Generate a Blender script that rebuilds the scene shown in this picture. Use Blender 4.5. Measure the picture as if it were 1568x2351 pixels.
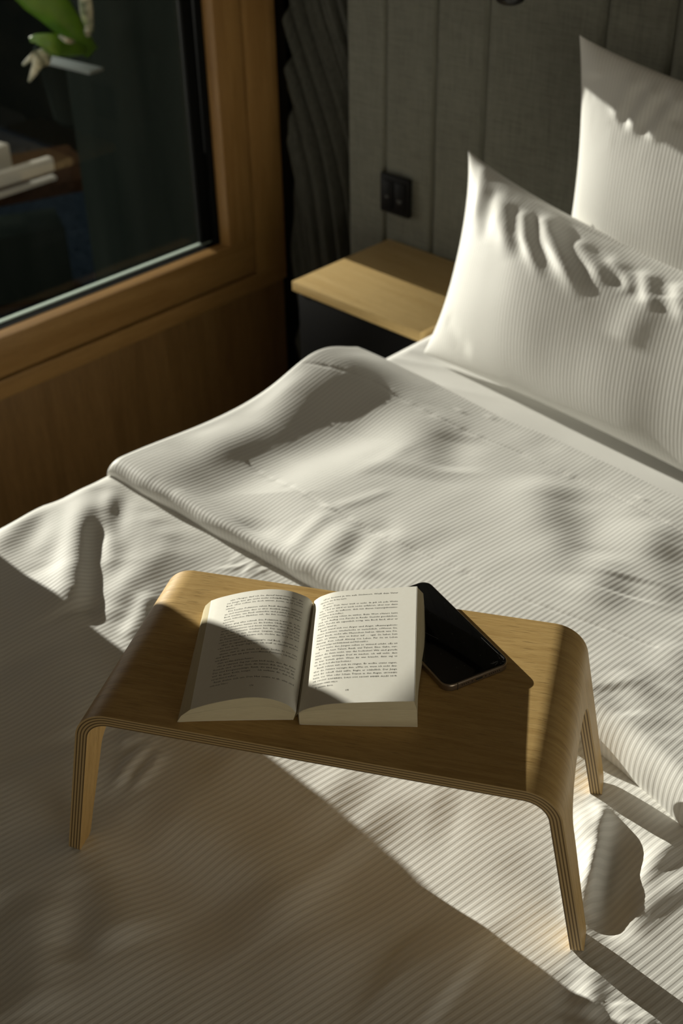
import bpy, bmesh, math, random
import numpy as np
from mathutils import Matrix, Vector
random.seed(3); np.random.seed(3)
D = bpy.data; C = bpy.context.scene.collection
SC = bpy.context.scene
for o in list(D.objects): D.objects.remove(o)

# ------------------------------------------------------------------ camera, sky, sun, exposure
OFF = np.array([2.13, -1.99, 1.62])          # camera position (wall_left x=0, back wall y=0, floor z=0)
FPX = 2821.7
MR = np.array([[0.7188, 0.6950, -0.0184], [0.3872, -0.4221, -0.8197], [-0.5775, 0.5821, -0.5724]])
cam_d = D.cameras.new('camera'); cam = D.objects.new('camera', cam_d); C.objects.link(cam)
_m = Matrix(((MR[0][0], -MR[1][0], -MR[2][0]), (MR[0][1], -MR[1][1], -MR[2][1]), (MR[0][2], -MR[1][2], -MR[2][2])))
cam.matrix_world = Matrix.Translation(Vector(OFF)) @ _m.normalized().to_4x4()
cam_d.sensor_fit = 'VERTICAL'; cam_d.sensor_height = 36; cam_d.lens = 36 * FPX / 2351
cam_d.clip_start = .05
cam_d.dof.use_dof = True; cam_d.dof.focus_distance = 1.15; cam_d.dof.aperture_fstop = 6.3
SC.camera = cam

world = D.worlds.new('sky'); SC.world = world; world.use_nodes = True
_bg = world.node_tree.nodes['Background']
_bg.inputs[0].default_value = (1.0, .95, .86, 1); _bg.inputs[1].default_value = 1.0

SUN_E = math.radians(13.3); SUN_A = math.radians(-0.5)
sun_dir = Vector((math.cos(SUN_E) * math.cos(SUN_A), math.cos(SUN_E) * math.sin(SUN_A), -math.sin(SUN_E)))
sd = D.lights.new('sun', 'SUN'); sd.energy = 7.5; sd.angle = math.radians(.35); sd.color = (1.0, .962, .86)
so = D.objects.new('sun', sd); C.objects.link(so); so.rotation_euler = sun_dir.to_track_quat('-Z', 'Y').to_euler()
so.location = (-3, 0, 3)
# added fill lamp at the right wall, standing in for unseen room daylight
ad = D.lights.new('room_fill_light', 'AREA'); ad.shape = 'RECTANGLE'; ad.size = 2.2; ad.size_y = 1.0; ad.energy = 25; ad.color = (1.0, .935, .77)
ao = D.objects.new('room_fill_light', ad); C.objects.link(ao); ao.location = (4.2, -2.0, 1.02)
ao.rotation_euler = (Vector((1.7, -1.3, .7)) - Vector(ao.location)).to_track_quat('-Z', 'Y').to_euler()

SC.view_settings.view_transform = 'Standard'; SC.view_settings.look = 'None'
SC.view_settings.gamma = 1; SC.view_settings.exposure = 0.0
SC.view_settings.use_curve_mapping = False
SC.cycles.max_bounces = 8; SC.cycles.transparent_max_bounces = 8

def W(r): return np.asarray(r, float) + OFF      # camera-relative -> world
def ray(x, y): return MR.T @ np.array([(x - 784) / FPX, (y - 1175.5) / FPX, 1.0])
def onz(x, y, z):                                 # photograph measurement on a horizontal plane (world xy)
    r = ray(x, y); return W(r * ((z - OFF[2]) / r[2]))[:2]

# ------------------------------------------------------------------ helpers
def link(name, me, mat=None, parent=None):
    o = D.objects.new(name, me); C.objects.link(o)
    if mat is not None:
        for m in (mat if isinstance(mat, (list, tuple)) else [mat]): me.materials.append(m)
    if parent is not None: o.parent = parent
    return o
def tag(o, label, cat, group=None):
    o['label'] = label; o['category'] = cat
    if group: o['group'] = group
    return o
def thing(name, label, cat, loc=(0, 0, 0), rotz=0, group=None):
    o = D.objects.new(name, None); C.objects.link(o); o.location = loc; o.rotation_euler = (0, 0, rotz)
    o.empty_display_size = .05
    return tag(o, label, cat, group)
def struct(o): o['kind'] = 'structure'; return o
def mesh(name, V, F, uv=None, mi=None, smooth=True):
    me = D.meshes.new(name); me.from_pydata([tuple(map(float, v)) for v in V], [], [tuple(map(int, f)) for f in F])
    if uv is not None:
        l = me.uv_layers.new(name='UVMap'); uv = np.asarray(uv, float)
        idx = np.empty(len(me.loops), dtype=np.int32); me.loops.foreach_get('vertex_index', idx)
        l.data.foreach_set('uv', (uv[idx] if len(uv) == len(V) else uv).ravel())
    if mi is not None: me.polygons.foreach_set('material_index', np.asarray(mi, dtype=np.int32))
    me.polygons.foreach_set('use_smooth', [smooth] * len(me.polygons)); me.update()
    return me
def gridmesh(name, P, U, smooth=True):            # P: (n,m,3)  U: (n,m,2)
    n, m = P.shape[:2]; V = P.reshape(-1, 3); uv = U.reshape(-1, 2)
    i, j = np.meshgrid(np.arange(n - 1), np.arange(m - 1), indexing='ij'); a = (i * m + j).ravel()
    F = np.stack([a, a + m, a + m + 1, a + 1], 1)
    me = D.meshes.new(name); me.vertices.add(len(V)); me.vertices.foreach_set('co', V.astype(np.float32).ravel())
    me.loops.add(F.size); me.loops.foreach_set('vertex_index', F.astype(np.int32).ravel())
    me.polygons.add(len(F)); me.polygons.foreach_set('loop_start', np.arange(0, F.size, 4, dtype=np.int32))
    me.polygons.foreach_set('loop_total', np.full(len(F), 4, dtype=np.int32))
    l = me.uv_layers.new(name='UVMap'); l.data.foreach_set('uv', uv[F.ravel()].astype(np.float32).ravel())
    me.update(calc_edges=True); me.polygons.foreach_set('use_smooth', [smooth] * len(F)); me.validate()
    return me
def box(name, lo, hi, mat=None, parent=None, bev=0.0, seg=2, rel=(0, 0, 0)):
    bm = bmesh.new(); bmesh.ops.create_cube(bm, size=1)
    lo = np.array(lo, float); hi = np.array(hi, float); s = hi - lo; c = (hi + lo) / 2 - np.array(rel, float)
    for v in bm.verts: v.co = Vector((v.co.x * s[0] + c[0], v.co.y * s[1] + c[1], v.co.z * s[2] + c[2]))
    if bev > 0: bmesh.ops.bevel(bm, geom=list(bm.edges), offset=min(bev, min(s) * .45), segments=seg, affect='EDGES', profile=.6)
    me = D.meshes.new(name); bm.to_mesh(me); bm.free()
    if bev > 0:
        for p in me.polygons: p.use_smooth = True
        me.set_sharp_from_angle(angle=math.radians(50)) if hasattr(me, 'set_sharp_from_angle') else None
    return link(name, me, mat, parent)
def smoothstep(a, b, x): t = np.clip((x - a) / (b - a), 0, 1); return t * t * (3 - 2 * t)
# cheap value noise on arrays
_perm = np.random.RandomState(7).rand(256, 256)
def vn(x, y):
    xi = np.floor(x).astype(int); yi = np.floor(y).astype(int); fx = x - xi; fy = y - yi
    fx = fx * fx * fx * (fx * (fx * 6 - 15) + 10); fy = fy * fy * fy * (fy * (fy * 6 - 15) + 10)
    g = lambda a, b: _perm[a % 256, b % 256]
    return (g(xi, yi) * (1 - fx) + g(xi + 1, yi) * fx) * (1 - fy) + (g(xi, yi + 1) * (1 - fx) + g(xi + 1, yi + 1) * fx) * fy - .5
def fbm(x, y, o=3):
    s = 0; a = 1.0
    for k in range(o): s = s + a * vn(x * 2 ** k + 13.7 * k, y * 2 ** k + 5.1 * k); a *= .5
    return s

# ------------------------------------------------------------------ materials
def mat(name, col=(.5, .5, .5), rough=.5, spec=.5, metal=0.0):
    m = D.materials.new(name); m.use_nodes = True; b = m.node_tree.nodes['Principled BSDF']
    b.inputs['Base Color'].default_value = (*col, 1); b.inputs['Roughness'].default_value = rough
    b.inputs['Specular IOR Level'].default_value = spec; b.inputs['Metallic'].default_value = metal
    return m
class N:                                          # tiny node-graph helper
    def __init__(s, m): s.m = m; s.t = m.node_tree; s.b = s.t.nodes['Principled BSDF']
    def n(s, ty, **k):
        nd = s.t.nodes.new(ty)
        for a, v in k.items(): setattr(nd, a, v)
        return nd
    def l(s, a, b): s.t.links.new(a, b)
    def math(s, op, a, b=None, c=None):
        nd = s.n('ShaderNodeMath', operation=op)
        for i, v in enumerate((a, b, c)):
            if v is None: continue
            if isinstance(v, (int, float)): nd.inputs[i].default_value = v
            else: s.l(v, nd.inputs[i])
        return nd.outputs[0]
    def mix(s, f, a, b):
        nd = s.n('ShaderNodeMix', data_type='RGBA')
        for i, v in ((0, f), (6, a), (7, b)):
            if isinstance(v, (int, float)): nd.inputs[i].default_value = v
            elif isinstance(v, tuple): nd.inputs[i].default_value = (*v, 1)
            else: s.l(v, nd.inputs[i])
        return nd.outputs[2]
    def coord(s, kind, scale=(1, 1, 1), rot=(0, 0, 0)):
        tc = s.n('ShaderNodeTexCoord'); mp = s.n('ShaderNodeMapping'); s.l(tc.outputs[kind], mp.inputs[0])
        mp.inputs['Scale'].default_value = scale; mp.inputs['Rotation'].default_value = rot; return mp.outputs[0]
    def noise(s, vec, scale, detail=3, rough=.5, dist=0):
        nd = s.n('ShaderNodeTexNoise'); s.l(vec, nd.inputs['Vector']); nd.inputs['Scale'].default_value = scale
        nd.inputs['Detail'].default_value = detail; nd.inputs['Roughness'].default_value = rough
        nd.inputs['Distortion'].default_value = dist; return nd.outputs[0]
    def ramp(s, f, stops):
        nd = s.n('ShaderNodeValToRGB'); s.l(f, nd.inputs[0]); e = nd.color_ramp.elements
        while len(e) < len(stops): e.new(.5)
        for k, (p, c) in enumerate(stops): e[k].position = p; e[k].color = (*c, 1) if len(c) == 3 else c
        return nd.outputs[0]
    def bump(s, h, strength=1.0, dist=.001):
        nd = s.n('ShaderNodeBump'); s.l(h, nd.inputs['Height']); nd.inputs['Strength'].default_value = strength
        nd.inputs['Distance'].default_value = dist; s.l(nd.outputs[0], s.b.inputs['Normal'])

def wood(name, base, dark, axis='X', coord='Object', rough=.45, k=1.0, spec=.4, pk=1.0):
    m = mat(name, base, rough, spec); g = N(m)
    sc = {'X': (1, 14, 14), 'Y': (14, 1, 14), 'Z': (14, 14, 1)}[axis]
    v = g.coord(coord, sc)
    big = g.noise(v, 2.6 * k, 4, .55, .6); fine = g.noise(v, 16 * k, 3, .6)
    sc2 = tuple(700.0 * pk if a > 1 else 45.0 * pk for a in sc)
    pore = g.noise(g.coord(coord, sc2), 1, 2, .5)
    pm = g.ramp(pore, [(.30, (1, 1, 1)), (.40, (0, 0, 0))])
    f = g.math('ADD', g.math('MULTIPLY', big, .62), g.math('MULTIPLY', fine, .38))
    c = g.ramp(f, [(.32, dark), (.62, base)])
    c2 = g.mix(g.math('MULTIPLY', pm, .45), c, tuple(x * .45 for x in dark))
    g.l(c2, g.b.inputs['Base Color'])
    g.bump(g.math('SUBTRACT', g.math('MULTIPLY', fine, .4), pm), .6, .00022)
    return m
OAK = wood('tray oak veneer', (.60, .405, .165), (.43, .27, .095), 'X', 'UV', .42, 5.0, .22)
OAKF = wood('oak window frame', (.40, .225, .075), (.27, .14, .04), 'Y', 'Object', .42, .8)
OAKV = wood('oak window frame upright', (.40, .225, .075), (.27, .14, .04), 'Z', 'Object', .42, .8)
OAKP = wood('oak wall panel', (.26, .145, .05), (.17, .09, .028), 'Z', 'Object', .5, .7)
OAKN = wood('nightstand oak', (.56, .40, .18), (.44, .29, .11), 'X', 'Object', .42, .6)

def plymat():
    m = mat('plywood edge', (.5, .36, .17), .5, .35); g = N(m)
    uv = g.n('ShaderNodeUVMap'); sp = g.n('ShaderNodeSeparateXYZ'); g.l(uv.outputs[0], sp.inputs[0])
    s = g.math('FRACT', g.math('ADD', g.math('MULTIPLY', sp.outputs[1], 4.0), .0))
    st = g.ramp(s, [(.0, (.46, .33, .155)), (.50, (.44, .31, .145)), (.60, (.085, .05, .02)), (.92, (.075, .045, .018)), (1.0, (.44, .31, .145))])
    nz = g.noise(g.coord('UV', (1, 4, 1)), 60, 2)
    g.l(g.mix(g.math('MULTIPLY', nz, .35), st, (.30, .20, .09)), g.b.inputs['Base Color'])
    g.bump(s, .3, .0004)
    return m
PLY = plymat()

def linen(name, pitch, col=(.80, .79, .75), depth=.00014, contrast=.91):
    m = mat(name, col, .62, .25); g = N(m)
    uv = g.n('ShaderNodeUVMap'); sp = g.n('ShaderNodeSeparateXYZ'); g.l(uv.outputs[0], sp.inputs[0])
    ph = g.math('FRACT', g.math('DIVIDE', sp.outputs[0], pitch))
    tri = g.math('ABSOLUTE', g.math('SUBTRACT', g.math('MULTIPLY', ph, 2), 1))
    st = g.n('ShaderNodeMapRange', interpolation_type='SMOOTHSTEP'); g.l(tri, st.inputs[0])
    st.inputs[1].default_value = .30; st.inputs[2].default_value = .70; st = st.outputs[0]
    wv = g.noise(g.coord('UV'), 1500, 2, .6)
    g.l(g.mix(st, tuple(c * contrast for c in col), col), g.b.inputs['Base Color'])
    g.l(g.math('ADD', g.math('MULTIPLY', st, -.18), .68), g.b.inputs['Roughness'])
    g.b.inputs['Sheen Weight'].default_value = .12; g.b.inputs['Sheen Roughness'].default_value = .4
    g.bump(g.math('ADD', g.math('MULTIPLY', st, 1.0), g.math('MULTIPLY', wv, .28)), 1.0, depth)
    return m
LIN = linen('striped satin duvet cotton', .0068)
LINP = linen('striped satin pillow cotton', .0068, depth=.00014)
SHEET = linen('smooth white sheet cotton', .0015, (.80, .79, .76), .00003, .99)

def simple_bump(name, col, rough, scale, dist, col2=None, coord='Object', sc=(1, 1, 1), spec=.3, det=3):
    m = mat(name, col, rough, spec); g = N(m); n = g.noise(g.coord(coord, sc), scale, det, .6)
    if col2: g.l(g.mix(g.ramp(n, [(.35, (0, 0, 0)), (.65, (1, 1, 1))]), col, col2), g.b.inputs['Base Color'])
    g.bump(n, .8, dist); return m
def weave(name, a, b):
    m = mat(name, a, .85, .1); g = N(m)
    v1 = g.noise(g.coord('Object', (1, 1, .06)), 420, 2, .6); v2 = g.noise(g.coord('Object', (.06, 1, 1)), 420, 2, .6)
    big = g.noise(g.coord('Object', (1, 1, .3)), 12, 3, .6)
    f = g.math('ADD', g.math('MULTIPLY', g.math('ADD', v1, v2), .42), g.math('MULTIPLY', big, .16))
    g.l(g.ramp(f, [(.38, a), (.62, b)]), g.b.inputs['Base Color'])
    g.b.inputs['Sheen Weight'].default_value = .15
    g.bump(f, .8, .0012); return m
FABRIC = weave('grey green woven upholstery', (.13, .13, .105), (.20, .20, .163))
BLACK = simple_bump('black matt lacquer', (.004, .004, .004), .55, 300, .0001, spec=.12)
BLKPL = simple_bump('black switch plastic', (.005, .005, .005), .42, 400, .0001, spec=.15)
RUBBER = simple_bump('black gasket rubber', (.004, .0045, .004), .7, 300, .0001, spec=.1)
WALLP = simple_bump('warm plaster', (.42, .37, .30), .9, 60, .001)
FLOORM = wood('floor oak planks', (.25, .15, .07), (.16, .09, .04), 'Y', 'Object', .5, .5)
CURT = simple_bump('dark grey curtain velvet', (.055, .055, .046), .8, 220, .0004, (.085, .085, .07), sc=(1, 1, .1), spec=.2)
PAPER = simple_bump('cream book paper', (.86, .835, .755), .85, 260, .00006, (.87, .85, .775), spec=.1)
INK = mat('black printing ink', (.03, .027, .022), .8, .1)
COVER = simple_bump('cream card cover', (.72, .68, .55), .6, 200, .00005)
def pageedge():
    m = mat('page edges', (.62, .54, .36), .85, .1); g = N(m)
    uv = g.n('ShaderNodeUVMap'); mp = g.n('ShaderNodeMapping'); g.l(uv.outputs[0], mp.inputs[0]); mp.inputs['Scale'].default_value = (3, 1, 1)
    n = g.noise(mp.outputs[0], 1.0, 1); sp = g.n('ShaderNodeSeparateXYZ'); g.l(uv.outputs[0], sp.inputs[0])
    cb = g.n('ShaderNodeCombineXYZ'); g.l(g.math('MULTIPLY', sp.outputs[0], 4), cb.inputs[0]); g.l(g.math('MULTIPLY', sp.outputs[1], 60), cb.inputs[1])
    n = g.noise(cb.outputs[0], 1.0, 3, .7)
    g.l(g.ramp(n, [(.3, (.52, .445, .28)), (.7, (.70, .62, .43))]), g.b.inputs['Base Color'])
    g.bump(n, .8, .0003); return m
PEDGE = pageedge()
GLASSB = mat('black phone glass', (.0025, .0025, .003), .06, .5)
TITAN = simple_bump('brushed bronze metal', (.30, .245, .19), .34, 500, .00003); TITAN.node_tree.nodes['Principled BSDF'].inputs['Metallic'].default_value = .9
DARKM = mat('dark slot', (.01, .01, .01), .5); CHROME = mat('bright steel', (.6, .58, .54), .25, .5, 1.0)
CRACK = mat('crack in glass', (.30, .30, .30), .3, .6)
def glassmat():
    m = D.materials.new('window glass'); m.use_nodes = True; t = m.node_tree; t.nodes.remove(t.nodes['Principled BSDF'])
    tr = t.nodes.new('ShaderNodeBsdfTransparent'); tr.inputs[0].default_value = (.955, .962, .95, 1)
    gl = t.nodes.new('ShaderNodeBsdfGlossy'); gl.inputs['Roughness'].default_value = .02
    fr = t.nodes.new('ShaderNodeFresnel'); fr.inputs[0].default_value = 1.28; mx = t.nodes.new('ShaderNodeMixShader')
    t.links.new(fr.outputs[0], mx.inputs[0]); t.links.new(tr.outputs[0], mx.inputs[1]); t.links.new(gl.outputs[0], mx.inputs[2])
    t.links.new(mx.outputs[0], t.nodes['Material Output'].inputs[0]); return m
GLASS = glassmat()
SPACER = mat('pale glass edge spacer', (.42, .50, .44), .3, .6)
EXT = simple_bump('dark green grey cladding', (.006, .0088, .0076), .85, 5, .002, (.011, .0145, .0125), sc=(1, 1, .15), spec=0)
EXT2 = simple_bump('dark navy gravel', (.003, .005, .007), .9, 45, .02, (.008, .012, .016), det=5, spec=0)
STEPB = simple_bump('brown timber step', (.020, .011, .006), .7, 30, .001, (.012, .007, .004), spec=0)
PALE = simple_bump('pale stone edging', (.24, .23, .19), .7, 60, .001)
LEAF = simple_bump('glossy green leaf', (.060, .14, .006), .4, 14, .001, (.04, .10, .005), spec=.5)
LEAF2 = simple_bump('silver green leaf', (.04, .06, .035), .4, 30, .001, (.34, .34, .26), spec=.6)
LAMPM = mat('black lamp metal', (.01, .01, .01), .35, .5)

# ------------------------------------------------------------------ room shell
HX = .295                      # left end of the headboard
struct(box('floor', (-.02, -4.6, -.05), (4.4, .10, 0), FLOORM))
struct(box('ceiling', (-.12, -4.6, 2.5), (4.4, .10, 2.58), WALLP))
struct(box('wall_back', (-.12, 0, 0), (4.4, .10, 2.5), simple_bump('dark painted wall', (.03, .029, .025), .9, 80, .0006)))
struct(box('wall_front', (-.12, -4.7, 0), (4.4, -4.6, 2.5), WALLP))
struct(box('wall_right', (4.3, -4.6, 0), (4.4, 0, 2.5), WALLP))
# window wall: wood panel below, opening, wall around
def rY(v): return v - 1.99
def rZ(v): return v + 1.62
WY0, WY1 = rY(.10), rY(1.866)          # sash outer edges in y
WZ0, WZ1 = rZ(-1.2434), rZ(-.27)       # sash outer edges in z
struct(box('wall_left', (-.12, -4.6, 0), (-.02, WY0 - .105, 2.5), WALLP))
struct(box('wall_left_above', (-.12, WY0 - .10, WZ1 + .10), (-.02, 0, 2.5), WALLP))
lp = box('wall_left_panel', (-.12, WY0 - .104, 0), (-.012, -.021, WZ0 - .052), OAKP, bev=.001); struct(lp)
# window: fixed frame + sash + glass
win = D.objects.new('window_1', None); C.objects.link(win); struct(win)
g_ = .0075
box('frame_rail', (-.10, WY0 - .10, WZ0 - .05), (0, -.0205, WZ0 - g_), OAKF, win, .0015)
box('frame_post', (-.10, WY1 + g_, WZ0 - g_ + .0003), (0, -.0205, WZ1 + .1), OAKV, win, .0015)
box('frame_post', (-.10, WY0 - .10, WZ0 - g_ + .0003), (0, WY0 - g_, WZ1 + .1), OAKV, win, .0015)
box('frame_head', (-.10, WY0 - g_, WZ1 + g_), (0, WY1 + g_, WZ1 + .1), OAKF, win, .0015)
SI, SB = rY(1.790), rZ(-1.157)          # visible inner edge of the sash
sash = D.objects.new('sash', None); C.objects.link(sash); sash.parent = win
RB = -.036                              # where the oak ledge meets the gasket
def sashbar(name, lo, hi, m): box(name, lo, hi, m, sash, .002)
sashbar('sash_rail', (-.072, WY0, WZ0), (0, WY1, SB), OAKF)
sashbar('sash_stile', (-.072, SI, SB), (0, WY1, WZ1), OAKV)
sashbar('sash_stile', (-.072, WY0, SB), (0, WY0 + .076, WZ1), OAKV)
sashbar('sash_head', (-.072, WY0 + .076, WZ1 - .07), (0, SI, WZ1), OAKF)
box('gasket', (-.055, WY0 + .076, SB - .004), (RB, SI + .002, SB + .0015), RUBBER, sash, .002)
box('gasket', (-.055, SI - .012, SB), (RB, SI + .002, WZ1 - .07), RUBBER, sash, .002)
box('gasket', (-.072, WY0 + .076, SB - .004), (-.056, SI, SB + .002), RUBBER, sash)
box('glass_spacer', (-.070, WY0 + .076, SB), (-.0565, SI - .004, SB + .0045), SPACER, sash, .001)
box('glass_spacer', (-.070, SI - .040, SB + .005), (-.0565, SI - .003, WZ1 - .07), RUBBER, sash, .001)
box('gasket', (-.095, WY0 - .012, WZ0 - .014), (-.0745, WY1 + .012, WZ0 + .004), RUBBER, sash)  # dark backing strip added to stop light leaking under the sash
box('gasket', (-.095, WY1 - .004, WZ0), (-.0745, WY1 + .014, WZ1), RUBBER, sash)  # upright backing strip added against the light leak beside the sash
box('pane', (-.0665, WY0 + .07, SB), (-.0625, SI, WZ1 - .065), GLASS, sash)
struct(box('corner_shade_strip_1', (-.018, -.0195, 0), (.03, -.001, 2.5), BLACK))  # black strip put in for the corner shadow between frame and wall
# unseen curtain added to block the sun; free edge shaped to its shadow line
def curtain(name, label, x0, ya, yb_of_z, z0, z1, m, amp=.02, waves=7, n=90, nz=40, axis='Y', slant=0.0, cat='curtain', sx=1.0):
    P = np.zeros((nz, n, 3)); U = np.zeros((nz, n, 2))
    for i, z in enumerate(np.linspace(z0, z1, nz)):
        t = np.linspace(0, 1, n); b = yb_of_z(z); yy = ya + (b - ya) * t
        ph = 2 * np.pi * waves * t + slant * (z - z0)
        d = amp * np.sin(ph) + amp * .35 * np.sin(2.3 * ph + 1.0 + 2 * z)
        if axis == 'Y': P[i, :, 0] = x0 + d; P[i, :, 1] = yy
        else: P[i, :, 0] = yy; P[i, :, 1] = x0 + d
        P[i, :, 2] = z; U[i, :, 0] = yy; U[i, :, 1] = z
    o = link(name, gridmesh(name, P, U), m)
    md = o.modifiers.new('s', 'SOLIDIFY'); md.thickness = .0015
    return tag(o, label, cat)
curtain('curtain', 'unseen curtain added over the near end of the window to block the sun', .075, rY(-.35),
        lambda z: rY(.565 + .043 * float(1 - smoothstep(-.61, -.535, z - 1.62))), .03, 2.3, simple_bump('sand curtain', (.36, .31, .24), .9, 200, .0003), amp=.012, waves=9, n=160)

# ------------------------------------------------------------------ dark gathered curtain in the corner
def corner_curtain():
    n, nz = 170, 220; P = np.zeros((nz, n, 3)); U = np.zeros((nz, n, 2))
    x0, x1 = .072, HX - .012
    for i, z in enumerate(np.linspace(.02, 2.3, nz)):
        t = np.linspace(0, 1, n)
        k = z - .95
        pin = .010 * np.exp(-((z - 1.02) / .12) ** 2)      # slight gather at the tie-back height
        xa = x0 + pin * .5; xb = x1 - 1.0 * pin
        s = t * 6.5 + (24 * (z - 1.05) if z > 1.05 else 9 * (z - 1.05)) + .8 * math.sin(7 * z)   # folds run diagonally into the tie
        d = .013 * np.sin(2 * np.pi * s * .62 + .5 * np.sin(3 * z)) + .006 * np.sin(2 * np.pi * s * 1.35 + 1.3) + .004 * vn(s * 3 + 4, z * 3 + np.zeros(n))
        P[i, :, 0] = xa + (xb - xa) * t; P[i, :, 1] = -.052 + d; P[i, :, 2] = z
        U[i, :, 0] = t * .3; U[i, :, 1] = z
    o = link('curtain', gridmesh('curtain', P, U), CURT); md = o.modifiers.new('s', 'SOLIDIFY'); md.thickness = .0015
    tag(o, 'dark grey gathered curtain in the corner between oak window and headboard', 'curtain')
corner_curtain()

# ------------------------------------------------------------------ headboard: vertical upholstered panels
hb = thing('headboard', 'tall grey green fabric headboard with vertical stitched panels behind the bed', 'headboard', (HX, -.10, 0))
seams = [HX, rY(0) * 0 + 2.13 - 1.726, 2.13 - 1.593, 2.13 - 1.470, 2.13 - 1.215]
while seams[-1] < 2.9: seams.append(seams[-1] + (.13 if len(seams) % 2 else .25))
for a, b in zip(seams[:-1], seams[1:]):
    n, nz = 26, 60; P = np.zeros((nz + 4, n, 3)); U = np.zeros((nz + 4, n, 2)); t = np.linspace(-1, 1, n)
    prof = (1 - np.abs(t) ** 30) * .008 + (1 - t ** 2) * .0006
    xs = a + .0006 + (b - a - .0012) * (t + 1) / 2
    zs = np.concatenate([[.10, .101, .104], np.linspace(.11, 2.19, nz - 2), [2.196, 2.199, 2.2]]); e = np.ones(nz + 4); e[[0, -1]] = 0; e[[1, -2]] = .5; e[[2, -3]] = .85
    for i, z in enumerate(zs):
        P[i, :, 0] = xs - HX + .0008 * np.sin(z * 9 + a * 40); P[i, :, 1] = -(prof * e[i]) + .012; P[i, :, 2] = z; U[i, :, 0] = xs; U[i, :, 1] = z
    link('panel', gridmesh('panel', P[:, ::-1], U[:, ::-1]), FABRIC, hb)
box('back_board', (HX, -.0875, .08), (seams[-1], -.001, 2.2), FABRIC, hb, rel=(HX, -.10, 0))

# socket plate
def socket():
    s = thing('light_switch', 'square black double switch plate on the grey headboard above the nightstand', 'switch', (2.13 - 1.685, -.1020, rZ(-.945)))
    L = (2.13 - 1.685, -.1020, rZ(-.945)); sx = .041; sz = .042
    box('plate', (L[0] - sx, -.1110, L[2] - sz), (L[0] + sx, -.1020, L[2] + sz), BLKPL, s, .0025, 3, L)
    box('rocker', (L[0] - .032, -.1140, L[2] - .030), (L[0] - .001, -.1105, L[2] + .030), BLKPL, s, .0015, 2, L)
    box('rocker', (L[0] + .001, -.1132, L[2] - .030), (L[0] + .032, -.1105, L[2] + .030), BLKPL, s, .0015, 2, L)
    gm = mat('grey symbol', (.06, .06, .055), .5)
    box('symbol', (L[0] - .024, -.1144, L[2] - .008), (L[0] - .015, -.1138, L[2] - .003), gm, s, 0, 2, L)
    box('symbol', (L[0] + .009, -.1136, L[2] - .010), (L[0] + .022, -.1130, L[2] - .006), gm, s, 0, 2, L)
    box('symbol', (L[0] + .0125, -.1136, L[2] - .014), (L[0] + .0185, -.1130, L[2] - .011), gm, s, 0, 2, L)
socket()
# reading lamp (its lower rim shows at the top edge)
def lamp():
    cx, cz = 2.13 - 1.313, rZ(-.4865) ; cy = -.24
    t = thing('reading_lamp', 'black round wall reading lamp on the headboard, cut by the top edge', 'lamp', (cx, cy, cz))
    V = []; F = []; n = 28
    prof = [(0.001, 0), (.012, .0008), (.022, .005), (.0275, .014), (.028, .03), (.024, .055), (.012, .066), (.001, .068)]
    for r, z in prof:
        for k in range(n): V.append((r * math.cos(2 * math.pi * k / n), r * math.sin(2 * math.pi * k / n), z))
    for i in range(len(prof) - 1):
        for k in range(n): F.append((i * n + k, i * n + (k + 1) % n, (i + 1) * n + (k + 1) % n, (i + 1) * n + k))
    link('lamp_head', mesh('lamp_head', V, F), LAMPM, t)
    box('arm', (-.006, .02, .035), (.006, .135, .047), LAMPM, t, .003)
    box('wall_plate', (-.03, .125, .01), (.03, .138, .07), LAMPM, t, .004)
lamp()

# ------------------------------------------------------------------ nightstand
nx0, nx1, ny0, ny1, nz = 2.13 - 1.708, 2.13 - 1.36, rY(1.592), -.103, rZ(-1.05)
ns = thing('nightstand', 'wall hung nightstand with oak top and black body beside the bed', 'nightstand', (nx0, ny0, 0)); NO = (nx0, ny0, 0)
box('top_board', (nx0, ny0, nz - .021), (nx1, ny1, nz), OAKN, ns, .0012, 2, NO)
box('body', (nx0 + .012, ny0 + .016, .20), (nx1 - .004, ny1, nz - .0212), BLACK, ns, .001, 2, NO)
box('drawer_front', (nx0 + .014, ny0 + .004, .385), (nx1 - .006, ny0 + .0158, nz - .026), BLACK, ns, .001, 2, NO)
box('drawer_front', (nx0 + .014, ny0 + .004, .205), (nx1 - .006, ny0 + .0158, .381), BLACK, ns, .001, 2, NO)
nk = box('knob', (nx0 + .20, ny0 - .012, .455), (nx0 + .216, ny0 + .0038, .471), LAMPM, ns, .004, 3, NO)

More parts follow.
